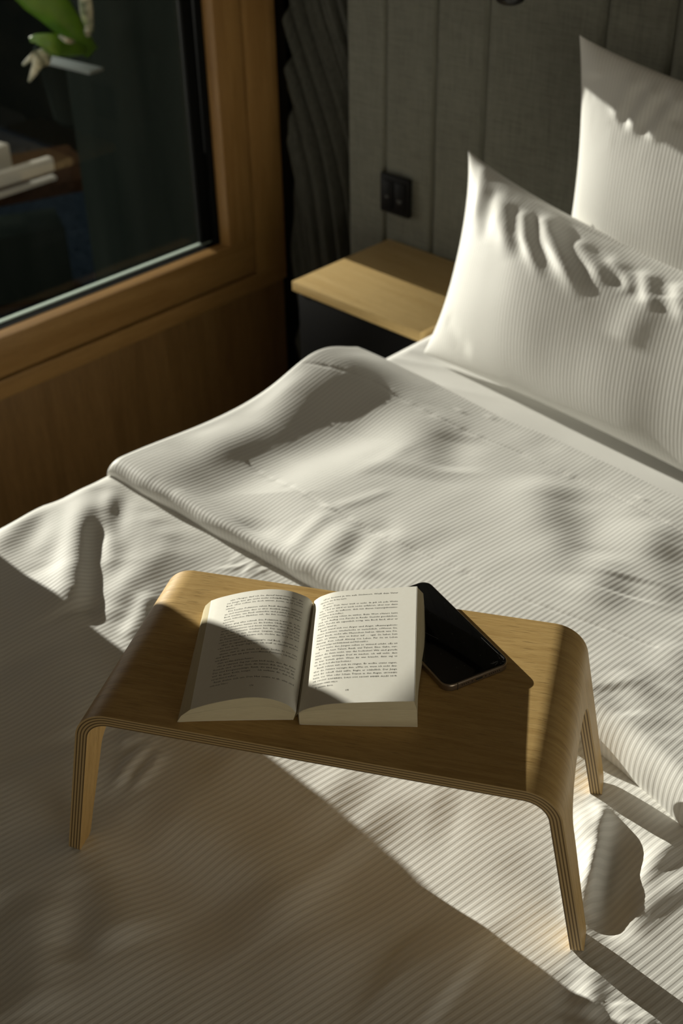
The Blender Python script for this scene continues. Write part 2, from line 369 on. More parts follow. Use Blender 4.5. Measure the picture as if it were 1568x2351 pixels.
# ------------------------------------------------------------------ bed
BX0, BX1, BY0, BY1 = 2.13 - 1.335, 2.13 + .47, rY(-.16), -.125
ZM = rZ(-1.03)                           # mattress top
bed = thing('bed', 'wide bed with mattress in a white fitted sheet on a dark base', 'bed', ((BX0 + BX1) / 2, (BY0 + BY1) / 2, 0)); BO = ((BX0 + BX1) / 2, (BY0 + BY1) / 2, 0)
box('bed_base', (BX0 + .03, BY0 + .03, .10), (BX1 - .03, BY1 - .01, ZM - .235), BLACK, bed, .01, 2, BO)
for x in (BX0 + .12, BX1 - .12):
    for y in (BY0 + .12, BY1 - .12): box('leg', (x - .03, y - .03, 0), (x + .03, y + .03, .0995), BLACK, bed, .004, 2, BO)
def mattress():
    n, m = 150, 170; r = .035
    def edge(t, a, b):                   # arc-length coordinate -> position, drop
        d = np.where(t < a + r, (a + r) - t, np.where(t > b - r, t - (b - r), 0)); sg = np.where(t < a + r, -1, 1)
        arc = r * np.pi / 2; ang = np.clip(d, 0, arc) / r
        pos = np.where(d > 0, np.where(sg < 0, a + r, b - r) + sg * r * np.sin(ang), t); drop = np.where(d > 0, r * (1 - np.cos(ang)) + np.maximum(d - arc, 0), 0)
        return pos, drop
    tx = np.linspace(BX0 - .215, BX1 + .215, n * 2); ty = np.linspace(BY0 - .215, BY1 + .215, m * 2)
    px, dx = edge(tx, BX0, BX1); py, dy = edge(ty, BY0, BY1)
    X, Y = np.meshgrid(px, py, indexing='ij'); DX, DY = np.meshgrid(dx, dy, indexing='ij')
    Z = ZM - np.minimum(np.hypot(DX, DY), .234)
    top = (DX + DY) < .001
    Z = Z + np.where(top, .0035 * fbm(X * 5, Y * 5, 2), 0)
    # stretched creases in the sheet at the left edge
    for k in range(7):
        y0 = -.28 - .055 * k + .01 * math.sin(k * 3); Z += .0022 * np.exp(-((Y - y0 - .35 * (X - BX0)) / .008) ** 2) * np.exp(-((X - BX0) / .22) ** 2) * top
    P = np.stack([X - BO[0], Y - BO[1], Z], -1); U = np.stack([X, Y], -1)
    link('mattress', gridmesh('mattress', P, U), SHEET, bed)
mattress()

# ------------------------------------------------------------------ duvet
ZD = rZ(-.962)
def seg_dist(X, Y, pts):
    best = np.full(X.shape, 9.0); tt = np.zeros(X.shape); n = len(pts) - 1
    for k in range(n):
        a, b = np.array(pts[k]), np.array(pts[k + 1]); d = b - a; L = d @ d
        t = np.clip(((X - a[0]) * d[0] + (Y - a[1]) * d[1]) / L, 0, 1); dd = np.hypot(X - a[0] - t * d[0], Y - a[1] - t * d[1])
        s = dd < best; best = np.where(s, dd, best); tt = np.where(s, (k + t) / n, tt)
    return best, tt
def ridge(X, Y, px, w, h, z, taper=.25):
    pts = [onz(a, b, z) for a, b in px]
    d, t = seg_dist(X, Y, pts); e = smoothstep(0, taper, t + .02) * smoothstep(0, taper, 1.02 - t)
    return h * np.exp(-(d / w) ** 2) * (.25 + .75 * e)
BASE = [  # photo polyline, width, height   (folds lying on the duvet)
    ([(105, 1130), (60, 1190), (-20, 1280)], .020, .008), ([(200, 1130), (182, 1240), (176, 1340), (182, 1410)], .026, .019),
    ([(232, 1195), (215, 1300), (208, 1430)], .014, -.009),
    ([(258, 1120), (248, 1200), (250, 1290)], .012, .0065), ([(345, 1170), (330, 1240), (300, 1330)], .02, .006),
    ([(350, 1360), (320, 1420), (290, 1470)], .012, .006), ([(400, 1240), (350, 1330), (290, 1400)], .03, .005),
    ([(100, 1310), (120, 1380), (150, 1420)], .03, .006),
    ([(310, 1150), (290, 1230), (240, 1330)], .014, .0035), ([(390, 1200), (370, 1270), (300, 1360)], .016, .0035),
    ([(130, 1150), (120, 1220), (90, 1290)], .016, .004), ([(300, 1300), (275, 1370), (262, 1430)], .016, .004),
    ([(500, 1700), (640, 1760), (820, 1870)], .05, .009), ([(760, 1960), (900, 2060), (1010, 2200)], .06, -.009), ([(900, 2200), (1050, 2300)], .05, .007),
    # dark trough and ridges in the shaded part
    ([(235, 1740), (225, 1870), (330, 1960), (470, 2060), (560, 2180)], .045, -.016),
    ([(330, 1850), (450, 1900), (620, 2010), (700, 2150)], .04, .010), ([(190, 1960), (250, 2060), (300, 2180)], .03, .009),
    ([(170, 2000), (180, 2100), (160, 2220)], .018, -.008), ([(40, 2050), (60, 2200), (40, 2340)], .03, .010), ([(-40, 2050), (0, 2200), (0, 2340)], .03, -.014),
    ([(-60, 1480), (40, 1640), (100, 1760)], .05, -.012), ([(60, 1500), (150, 1620), (170, 1700)], .05, .008),
    ([(270, 1700), (330, 1690)], .01, .006), ([(260, 1800), (300, 1750), (350, 1700)], .007, .006), ([(300, 1810), (350, 1760), (370, 1720)], .007, .005),
    # folds by the right legs
    ([(1368, 1838), (1384, 1880), (1378, 1950), (1362, 2010), (1350, 2080)], .0085, .017),
    ([(1345, 1845), (1352, 1950), (1342, 2060), (1330, 2200)], .013, .017),
    ([(1405, 1880), (1408, 1990), (1385, 2090), (1360, 2160)], .020, -.020),
    ([(1460, 1890), (1465, 1970), (1440, 2080), (1410, 2150)], .022, .003),
    ([(1560, 1920), (1480, 2010), (1400, 2090)], .011, .006), ([(1600, 2010), (1500, 2070), (1420, 2130)], .012, .005),
    ([(1352, 2215), (1350, 2270), (1346, 2345)], .012, .013), ([(1320, 2230), (1318, 2290), (1310, 2350)], .014, -.006),
    ([(1420, 2300), (1440, 2360)], .01, .005), ([(1500, 2330), (1440, 2400)], .01, .005),
    ([(700, 1800), (900, 1850), (1050, 1880)], .05, .004),
]
FEET = [W(v) for v in ([-.754, .384, -.959], [-.862, .575, -.965], [-.336, .619, -.958], [-.444, .811, -.963])]
def base_h(X, Y, ridges=True):
    Z = .006 * fbm(X * 4.2, Y * 3.6, 2) + .0016 * fbm(X * 15 + 3, Y * 11, 2)
    if ridges:
        for px, w, h in BASE: Z = Z + ridge(X, Y, px, w * 1.15, h * .75, ZD)
        for k in range(44):                 # small crumples where the cloth bunches at the turned-back edge
            a, b = 520 + 90 * random.random(), 1240 + 70 * random.random(); c = onz(a, b, ZD)
            th = random.random() * 3; u = (X - c[0]) * math.cos(th) + (Y - c[1]) * math.sin(th); v = -(X - c[0]) * math.sin(th) + (Y - c[1]) * math.cos(th)
            Z = Z + .0011 * (random.random() * 1.6 - .4) * np.exp(-(u / .016) ** 2 - (v / .0045) ** 2)
    for f in FEET:
        d = np.hypot(X - f[0], Y - f[1]); wgt = np.exp(-(d / .045) ** 2)
        Z = Z * (1 - wgt) + (f[2] - .0015 - ZD) * wgt - .006 * np.exp(-(d / .02) ** 2) * 0
    return Z
STR = math.radians(81.5)
def stripe_uv(X, Y, S=None):
    th = STR
    u = X * math.sin(th) - Y * math.cos(th); v = X * math.cos(th) + Y * math.sin(th)
    u = u + .012 * fbm(X * 3 + 9, Y * 3, 2) + .022 * np.clip(1.2 - X, 0, 1) ** 2 * Y
    return np.stack([u, v], -1)
duvet = thing('duvet', 'thick white duvet in striped cotton spread over the bed, top turned back', 'duvet', (1.5, -1.2, ZD)); DO = np.array([1.5, -1.2, ZD])
def duvet_body():
    XE, YE, r = 2.13 - 1.262, rY(-.17), .045
    tx = np.concatenate([np.arange(XE - .30, 2.0, .0026), np.linspace(2.0, 2.66, 60)[1:]]); ty = np.concatenate([np.linspace(YE - .25, rY(.12), 70)[:-1], np.arange(rY(.12), rY(1.02), .0026)])
    X, Y = np.meshgrid(tx, ty, indexing='ij')
    wob = .012 * fbm(Y * 6, Y * 0 + 2, 2)
    dx = np.maximum(XE + wob - X, 0); ax = np.clip(dx, 0, r * np.pi / 2) / r; PX = np.where(dx > 0, XE + wob - r * np.sin(ax), X); drx = r * (1 - np.cos(ax)) + np.maximum(dx - r * np.pi / 2, 0)
    PX = PX - .050 * smoothstep(.045, .12, dx) - np.maximum(dx - .12, 0) * .05 + .006 * np.sin(Y * 38 + 3 * fbm(Y * 4, Y * 0, 1)) * smoothstep(.04, .2, dx)
    dy = np.maximum(YE - Y, 0); ay = np.clip(dy, 0, r * np.pi / 2) / r; PY = np.where(dy > 0, YE - r * np.sin(ay), Y); dry = r * (1 - np.cos(ay)) + np.maximum(dy - r * np.pi / 2, 0)
    Z = ZD + base_h(X, Y) - np.hypot(drx, dry)
    # sinks a little under the turned-back part
    Z = Z - .02 * smoothstep(rY(.86), rY(.98), Y)
    P = np.stack([PX, PY, Z], -1) - DO
    o = link('duvet_body', gridmesh('duvet_body', P[:, ::-1][::-1], stripe_uv(X, Y)[:, ::-1][::-1]), LIN, duvet); return o
duvet_body()
FLAP = [
    ([(700, 840), (610, 950), (430, 1035)], .034, .014),
    
    ([(890, 880), (810, 960), (660, 1020), (530, 1110), (600, 1210), (700, 1290)], .045, -.022),
    ([(1010, 900), (950, 1000), (930, 1080)], .05, .008), ([(1060, 960), (1040, 1010), (1050, 1060)], .022, -.006),
    ([(1240, 1050), (1255, 1180), (1310, 1320)], .035, .009), ([(1330, 1080), (1340, 1180), (1380, 1310)], .030, -.009),
    ([(1390, 1240), (1395, 1330), (1340, 1400)], .022, .007), ([(1450, 1310), (1440, 1370)], .022, -.006),
    ([(1480, 1150), (1520, 1260), (1545, 1370)], .028, .008), ([(1570, 1220), (1580, 1330), (1600, 1440)], .03, -.010),
    ([(760, 1168), (700, 1220), (640, 1290)], .009, .004), 
    ([(810, 1200), (760, 1260), (720, 1330)], .016, .006), ([(900, 1210), (860, 1290), (830, 1340)], .018, .006), ([(850, 1200), (800, 1300)], .014, -.004),
    ([(890, 1180), (885, 1260), (860, 1340)], .012, -.004), ([(600, 1170), (560, 1230), (540, 1260)], .02, -.006),
    ([(765, 1163), (830, 1140), (900, 1110)], .007, .002), ([(800, 1080), (880, 1040), (950, 990)], .010, .002),
    ([(1180, 1560 - 60), (1400, 1560)], .02, .0), ([(1420, 1560), (1470, 1640), (1500, 1720)], .02, .006), ([(1400, 1600), (1440, 1680)], .015, -.005),
    ([(1520, 1560), (1500, 1640), (1510, 1730)], .02, -.006), ([(1568, 1480), (1540, 1560), (1530, 1640)], .02, .006),
    ([(260, 1085), (330, 1110), (420, 1160)], .012, .004), ([(330, 1095), (400, 1130)], .01, -.004),
]
def flap():
    nu, nv = 560, 250
    # boundary (world xy): hem (toward the foot), crease (toward the pillows), left end
    xl, xr = 2.13 - 1.285, 2.60
    # spacing: dense near the rounded edges
    def dens(n, e0, e1, L, k0=20, k1=20):
        a = e0 * (1 - np.cos(np.linspace(0, np.pi / 2, k0))); b = L - e1 * (1 - np.cos(np.linspace(np.pi / 2, 0, k1)))
        return np.concatenate([a, np.linspace(e0, L - e1, n - k0 - k1 + 2)[1:-1], b])
    Lx = xr - xl; su = dens(nu, .03, .03, Lx); X0 = xl + su
    hem = lambda x: rY(.818) + .010 * np.sin((x - .9) * 4.5) + .006 * fbm(x * 5, x * 0 + 7, 2) + .022 * np.exp(-((x - 1.68) / .10) ** 2) - .014 * np.exp(-((x - 1.86) / .11) ** 2) - .006
    cre = lambda x: rY(1.343) + .008 * np.sin((x - .7) * 5) + .006 * fbm(x * 7, x * 0 + 3, 2) - .025 * np.exp(-((x - .80) / .05) ** 2)
    sv = dens(nv, .030, .022, 1.0, 22, 18) ; sv = None
    X = np.zeros((nu, nv + 10)); Y = X.copy(); Z = X.copy()
    UV = np.zeros((nu, nv + 10, 2))
    yt = lambda t, h: h + t
    for i, x in enumerate(X0):
        h, c = float(hem(np.array(x))), float(cre(np.array(x))); Ly = c - h
        t = dens(nv, .030, .022, Ly, 22, 18)
        T = .030 + .024 * smoothstep(.95, 1.7, x)                     # how thick the turned-back edge stands
        tl = min(su[i], Lx - su[i]); el = (1 - (1 - min(tl / .022, 1)) ** 2.2) ** (1 / 2.2)
        ef = (1 - (1 - np.minimum(t / .030, 1)) ** 2.3) ** (1 / 2.3)
        eb = (1 - (1 - np.minimum((Ly - t) / .022, 1)) ** 2.2) ** (1 / 2.2)
        top = ZD + T * (1 - smoothstep(0, Ly, t)) + (.044 * np.exp(-((yt(t, h) - rY(1.235)) / .095) ** 2) - .008 * np.exp(-((yt(t, h) - rY(1.0)) / .12) ** 2)) * math.exp(-((x - xl - .01) / .17) ** 2)
        low = ZD - .004 + (ZM + .002 - ZD + .004) * smoothstep(.55, 1, t / Ly)
        z = low + (top - low) * ef * eb * el
        yy = h + t
        lean = .012 * (1 - ef) ** 1.5
        X[i, 10:] = x; Y[i, 10:] = yy + lean; Z[i, 10:] = z
        # tucked underside of the hem
        for k in range(10):
            f = k / 10.0; X[i, k] = x; Y[i, k] = h + .012 + .03 * (1 - f); Z[i, k] = low[0] - .004 * (1 - f)
    IN = np.zeros_like(X); IN[:, 10:] = 1
    xx, yy = X[:, 10:], Y[:, 10:]
    w = smoothstep(0, .05, xx - xl) * smoothstep(0, .035, yy - hem(xx)) * smoothstep(0, .04, cre(xx) - yy)
    H = .006 * fbm(xx * 3.4 + 2, yy * 3.0 + 5, 2) + .0015 * fbm(xx * 14, yy * 9 + 1, 2)
    for px, ww, h in FLAP: H = H + ridge(xx, yy, px, ww * 1.5, h * .62, rZ(-.93))
    # stitched seams: one along the crease, one across the middle
    for pl, ww, h in (([(700, 845), (870, 868), (1000, 925), (1200, 1000), (1400, 1090), (1600, 1200)], .0028, -.0026), ([(560, 1030), (650, 1090), (760, 1165), (880, 1235), (1000, 1290), (1200, 1390), (1500, 1500)], .0028, -.0022)):
        d, t = seg_dist(xx, yy, [onz(a, b, rZ(-.93)) for a, b in pl]); H = H + .45 * h * np.exp(-(d / ww) ** 2) + 0.0007 * np.exp(-(d / .009) ** 2) * vn(t * 70, t * 0) * smoothstep(0, .05, t) * smoothstep(0, .05, 1 - t)
    for (a, b) in ((762, 1164), (748, 1158), (1130, 915), (1060, 905), (1480, 1105)):
        c = onz(a, b, rZ(-.93)); H = H + .0012 * np.exp(-(((xx - c[0]) / .009) ** 2 + ((yy - c[1]) / .004) ** 2))
    Z[:, 10:] += H * w
    # front face: slight scallops
    face = (1 - smoothstep(0, .03, yy - hem(xx))); Y[:, 10:] += face * .005 * fbm(xx * 16, xx * 0 + 2, 2)
    u = X * math.sin(STR + .13) - Y * math.cos(STR + .13) + .012 * fbm(X * 3, Y * 3 + 4, 2); v = Y + 0 * X
    P = np.stack([X, Y, Z], -1) - DO
    link('turned_back_flap', gridmesh('turned_back_flap', P, np.stack([u, v], -1)), LIN, duvet)
flap()

# ------------------------------------------------------------------ pillows
def pillow(name, label, BL, BR, TL, TR, thick, folds, seed, sag=.0, uvo=0.0, tilt=0.0):
    """four corners in world space; thickness grows from the seams to the middle"""
    BL, BR, TL, TR = [np.array(v, float) for v in (BL, BR, TL, TR)]
    n, m = 230, 160
    def dist(k): t = np.linspace(-1, 1, k); return np.sign(t) * (1 - (1 - np.abs(t)) ** 1.25)
    u = (dist(n) + 1) / 2; v = (dist(m) + 1) / 2; Ug, Vg = np.meshgrid(u, v, indexing='ij')
    nrm = np.cross(BR - BL, TL - BL); nrm /= np.linalg.norm(nrm)        # toward the room
    org = BL.copy(); root = thing(name, label, 'pillow', tuple(org), 0, 'white pillows at the headboard')
    e1, e2 = BR - BL, TL - BL
    def to_uv(px):
        rr = ray(*px); o0 = np.array(OFF); p0 = BL + nrm * thick * .5; q = o0 + rr * ((nrm @ (p0 - o0)) / (nrm @ rr)) - p0
        G = np.array([[e1 @ e1, e1 @ e2], [e1 @ e2, e2 @ e2]]); return np.linalg.solve(G, [q @ e1, q @ e2])
    folds = [([to_uv(q) for q in pts], w, h) for pts, w, h in folds]
    def side(sgn):
        a, b = 2 * Ug - 1, 2 * Vg - 1
        # outline: corners stick out as ears, edges pulled in
        pin = .042; uu = Ug + (-a) * pin * (1 - b ** 2) * np.abs(a) ** 3; vv = Vg + (-b) * pin * (1 - a ** 2) * np.abs(b) ** 3 * .8
        Pb = (BL[None, None] * ((1 - uu) * (1 - vv))[..., None] + BR * (uu * (1 - vv))[..., None] + TL * ((1 - uu) * vv)[..., None] + TR * (uu * vv)[..., None])
        th = thick * ((1 - np.abs(a) ** 2.6) ** .62) * ((1 - np.abs(b) ** 2.4) ** .62)
        th = np.nan_to_num(th)
        if sgn > 0: th = th * (1 - tilt * smoothstep(.12, .75, Ug)) - np.minimum(th, .03) * tilt * 1.3 * smoothstep(.06, .40, Ug) * smoothstep(.72, .93, Vg)
        Wd = np.linalg.norm(BR - BL); Hd = np.linalg.norm(TL - BL); x, y = Ug * Wd, Vg * Hd
        H = (.007 * fbm(x * 5 + seed, y * 5 + seed * 2, 2) + .0012 * fbm(x * 40, y * 22, 2) * smoothstep(.6, .95, Vg)) * np.minimum(1, th / .03)
        if sgn > 0:
            for pts, w, h in folds:
                d, t = seg_dist(x, y, [(p[0] * Wd, p[1] * Hd) for p in pts]); e = smoothstep(0, .35, 1.02 - t)
                H = H + h * (.80 if h > 0 else .55) * np.exp(-(d / (w * 1.4)) ** 2) * (.05 + .95 * e) * np.minimum(1, th / .012)
        off = (th * (1.0 if sgn > 0 else .25) + H * (1 if sgn > 0 else .3)) * sgn
        P = Pb + nrm * off[..., None]
        P = P - np.array([0, 0, 1.0]) * (sag * (np.sin(np.pi * np.clip(Ug, 0, 1)) ** .8 * smoothstep(.5, 1, Vg)))[..., None]
        P = P - org
        U = np.stack([x + .010 * fbm(x * 4, y * 3 + seed, 2) + .02 * y + uvo, y], -1)
        return P, U
    Pf, Uf = side(1); Pk, Uk = side(-1)
    f = gridmesh('front_cover', Pf, Uf); link('front_cover', f, LINP, root)
    b = gridmesh('back_cover', Pk[::-1], Uk[::-1]); link('back_cover', b, LINP, root)
    return root
w3 = lambda x, y, z: W((x, y, z))
FA = [([(1085, 362), (1080, 430), (1072, 510)], .012, .004), ([(1118, 420), (1112, 480), (1108, 560)], .013, -.005), ([(1148, 440), (1160, 500), (1182, 600)], .015, .0055),
      ([(1180, 450), (1192, 520), (1215, 610)], .010, -.0045), ([(1203, 455), (1218, 530), (1262, 650)], .0095, .0055), ([(1226, 460), (1243, 530), (1290, 640)], .011, -.0075),
      ([(1250, 452), (1274, 510), (1310, 600), (1350, 690)], .012, .0095), ([(1290, 470), (1322, 540), (1372, 650)], .013, -.008), ([(1330, 505), (1368, 560), (1405, 640)], .011, .006),
      ([(1362, 520), (1412, 590), (1440, 650)], .013, -.009), ([(1405, 545), (1440, 580), (1452, 660)], .010, .006), ([(1445, 565), (1462, 620), (1470, 680)], .012, -.009),
      ([(1478, 575), (1484, 640), (1510, 700)], .011, .007), ([(1518, 590), (1530, 650)], .012, -.008), ([(1552, 600), (1560, 660), (1580, 740)], .012, .006),
      ([(1478, 700), (1450, 760), (1440, 800)], .020, .004), ([(1012, 735), (1036, 778), (1075, 815)], .012, -.005)]
pillow('pillow', 'white striped rectangular pillow lying against the other, crumpled along its top edge, nearest the nightstand',
       w3(-1.262, 1.487, -1.018), w3(-.47, 1.425, -1.02), w3(-1.333, 1.68, -.7192), w3(-.55, 1.68, -.770), .088, FA, 3.0, sag=.045, tilt=.34)
FB = [([(1440, 165), (1418, 225), (1398, 262)], .010, .0045), ([(1462, 175), (1440, 235), (1420, 275)], .010, -.005), ([(1492, 180), (1466, 240), (1444, 290)], .010, .0055), ([(1520, 190), (1492, 250), (1470, 290)], .011, -.0055),
      ([(1548, 190), (1520, 250), (1496, 310)], .011, .006), ([(1580, 200), (1550, 260)], .011, -.005), ([(1340, 110), (1345, 170)], .015, .003)]
pillow('pillow', 'large white square pillow propped upright at the back, its top corner in shade',
       w3(-1.150, 1.690, -1.015), w3(-.38, 1.66, -1.015), w3(-1.180, 1.765, -.5167), w3(-.42, 1.77, -.525), .068, FB, 8.0, sag=.03, tilt=.1)

# ------------------------------------------------------------------ bent plywood bed tray
TW, TD, TH_, TR_, TS, TT = .1846, .2255, .191, .0353, .1924, .0115      # half flat width, depth, height, bend radius, splay, thickness
TAPER = .008
tray_m = (Matrix.Rotation(.5125, 3, 'Z') @ Matrix.Rotation(-.0263, 3, 'X') @ Matrix.Rotation(-.004, 3, 'Y'))
tray_o = Vector(W([-.6023, .6012, -.7705]))
def tray_pt(l): return tray_o + tray_m @ Vector(l)
def tray():
    arcL = TR_ * (math.pi / 2 - TS); legL = (TH_ - (TR_ - TR_ * math.sin(TS))) / math.cos(TS); S = TW + arcL + legL
    def pos(s, off):        # profile point and depth below the top
        sg = 1 if s >= 0 else -1; a = abs(s)
        if a <= TW: x, z, nx, nz = a, 0, 0, 1
        elif a <= TW + arcL:
            t = (a - TW) / TR_; x, z, nx, nz = TW + TR_ * math.sin(t), -TR_ + TR_ * math.cos(t), math.sin(t), math.cos(t)
        else:
            t = math.pi / 2 - TS; d = a - TW - arcL; x = TW + TR_ * math.sin(t) + d * math.sin(TS); z = -TR_ + TR_ * math.cos(t) - d * math.cos(TS); nx, nz = math.cos(TS), math.sin(TS)
        return sg * (x - nx * off), z - nz * off, -z
    h_arch = .0465
    s_arch = TW + arcL + (h_arch - (TR_ - TR_ * math.sin(TS))) / math.cos(TS)
    half = list(np.linspace(0, TW, 14)) + list(np.linspace(TW, TW + arcL, 15))[1:] + [TW + arcL + (s_arch - TW - arcL) * k / 4 for k in (1, 2, 3, 4)]
    rr = .030; half += [s_arch + rr * (1 - math.cos(q)) for q in np.linspace(0.05, math.pi / 2, 14)]
    half += list(np.linspace(half[-1], S - .010, 16))[1:] + [S - .006, S - .003, S - .001, S]
    ss = [-a for a in half[::-1]][:-1] + half
    def yint(s):
        a = abs(s); _, _, h = pos(s, 0); hy = TD / 2 - TAPER * max(h, 0)
        if a > S - .008: hy -= .005 * ((a - S + .008) / .008) ** 3
        if a <= s_arch + 1e-9: inn = 0
        else:
            t = min((a - s_arch) / rr, 1); inn = .074 * (1 - (1 - t) ** 2.4) ** (1 / 2.4) + .010 * smoothstep(.06, TH_, h)
            if a > S - .008: inn += .003 * ((a - S + .008) / .008) ** 3
        return inn, hy
    K = 9; V = []; UV = []; F = []; MI = []; idx = {}
    def vert(i, j, side, layer):   # side -1 / +1, j 0..K from inner to outer, layer 0 outer 1 inner surface
        s = ss[i]; inn, hy = yint(s)
        key = (i, j if not (j == 0 and inn == 0) else 'c', side if not (j == 0 and inn == 0) else 0, layer)
        if key in idx: return idx[key]
        y = side * (inn + (hy - inn) * j / K); x, z, _ = pos(s, TT * layer)
        V.append((x, y, z)); UV.append((s, y)); idx[key] = len(V) - 1; return idx[key]
    LUV = []
    def face(ids, mi, uvs=None):
        F.append(ids); MI.append(mi); LUV.extend(uvs if uvs else [UV[k] for k in ids])
    n = len(ss)
    for i in range(n - 1):
        for side in (-1, 1):
            for j in range(K):
                q = [(i, j), (i + 1, j), (i + 1, j + 1), (i, j + 1)]
                for layer in (0, 1):
                    ids = [vert(a, b, side, layer) for a, b in q]
                    if (side > 0) == (layer == 1): ids = ids[::-1]
                    ids2 = []
                    for k in ids:
                        if k not in ids2: ids2.append(k)
                    if len(ids2) > 2: face(ids2, 0)
            # outer rim and arch rim
            for j, flip in ((K, False), (0, True)):
                if j == 0 and yint(ss[i])[0] == 0 and yint(ss[i + 1])[0] == 0: continue
                a0, a1, b0, b1 = vert(i, j, side, 0), vert(i + 1, j, side, 0), vert(i, j, side, 1), vert(i + 1, j, side, 1)
                ids = [a0, b0, b1, a1]; uvs = [(ss[i], 0), (ss[i], 1), (ss[i + 1], 1), (ss[i + 1], 0)]
                if (side > 0) != flip: ids = ids[::-1]; uvs = uvs[::-1]
                face(ids, 1, uvs)
    for i in (0, n - 1):
        for side in (-1, 1):
            for j in range(K):
                a0, a1, b0, b1 = vert(i, j, side, 0), vert(i, j + 1, side, 0), vert(i, j, side, 1), vert(i, j + 1, side, 1)
                ids = [a0, a1, b1, b0]; uvs = [(j * .003, 0), (j * .003 + .003, 0), (j * .003 + .003, 1), (j * .003, 1)]
                if (side > 0) == (i == 0): ids = ids[::-1]; uvs = uvs[::-1]
                face(ids, 1, uvs)
    me = D.meshes.new('bed_tray'); me.from_pydata(V, [], F); l = me.uv_layers.new(name='UVMap')
    l.data.foreach_set('uv', np.array(LUV, dtype=np.float32).ravel()); me.polygons.foreach_set('material_index', MI)
    bm = bmesh.new(); bm.from_mesh(me); bmesh.ops.recalc_face_normals(bm, faces=bm.faces); bm.to_mesh(me); bm.free()
    me.polygons.foreach_set('use_smooth', [True] * len(me.polygons)); me.set_sharp_from_angle(angle=math.radians(40))
    o = link('bed_tray', me, [OAK, PLY]); o.matrix_world = Matrix.Translation(tray_o) @ tray_m.to_4x4()
    tag(o, 'low bed tray of bent oak plywood with four legs standing on the duvet', 'bed tray')
    return o
tray()

# ------------------------------------------------------------------ phone
def rrect(hx, hy, r, n=10):
    P = []
    for cx, cy, a0 in ((hx - r, hy - r, 0), (-hx + r, hy - r, 90), (-hx + r, -hy + r, 180), (hx - r, -hy + r, 270)):
        for k in range(n + 1): a = math.radians(a0 + 90 * k / n); P.append((cx + r * math.cos(a), cy + r * math.sin(a)))
    return P
def loft(name, rings, mats, cap=True):
    V = []; F = []; n = len(rings[0][0])
    for pts, z in rings: V += [(x, y, z) for x, y in pts]
    for i in range(len(rings) - 1):
        for k in range(n): F.append((i * n + k, i * n + (k + 1) % n, (i + 1) * n + (k + 1) % n, (i + 1) * n + k))
    F.append(tuple(range(n))[::-1]); F.append(tuple((len(rings) - 1) * n + k for k in range(n)))
    me = mesh(name, V, F); me.set_sharp_from_angle(angle=math.radians(35)); return me
PH = (.0358, .0735, .0105)
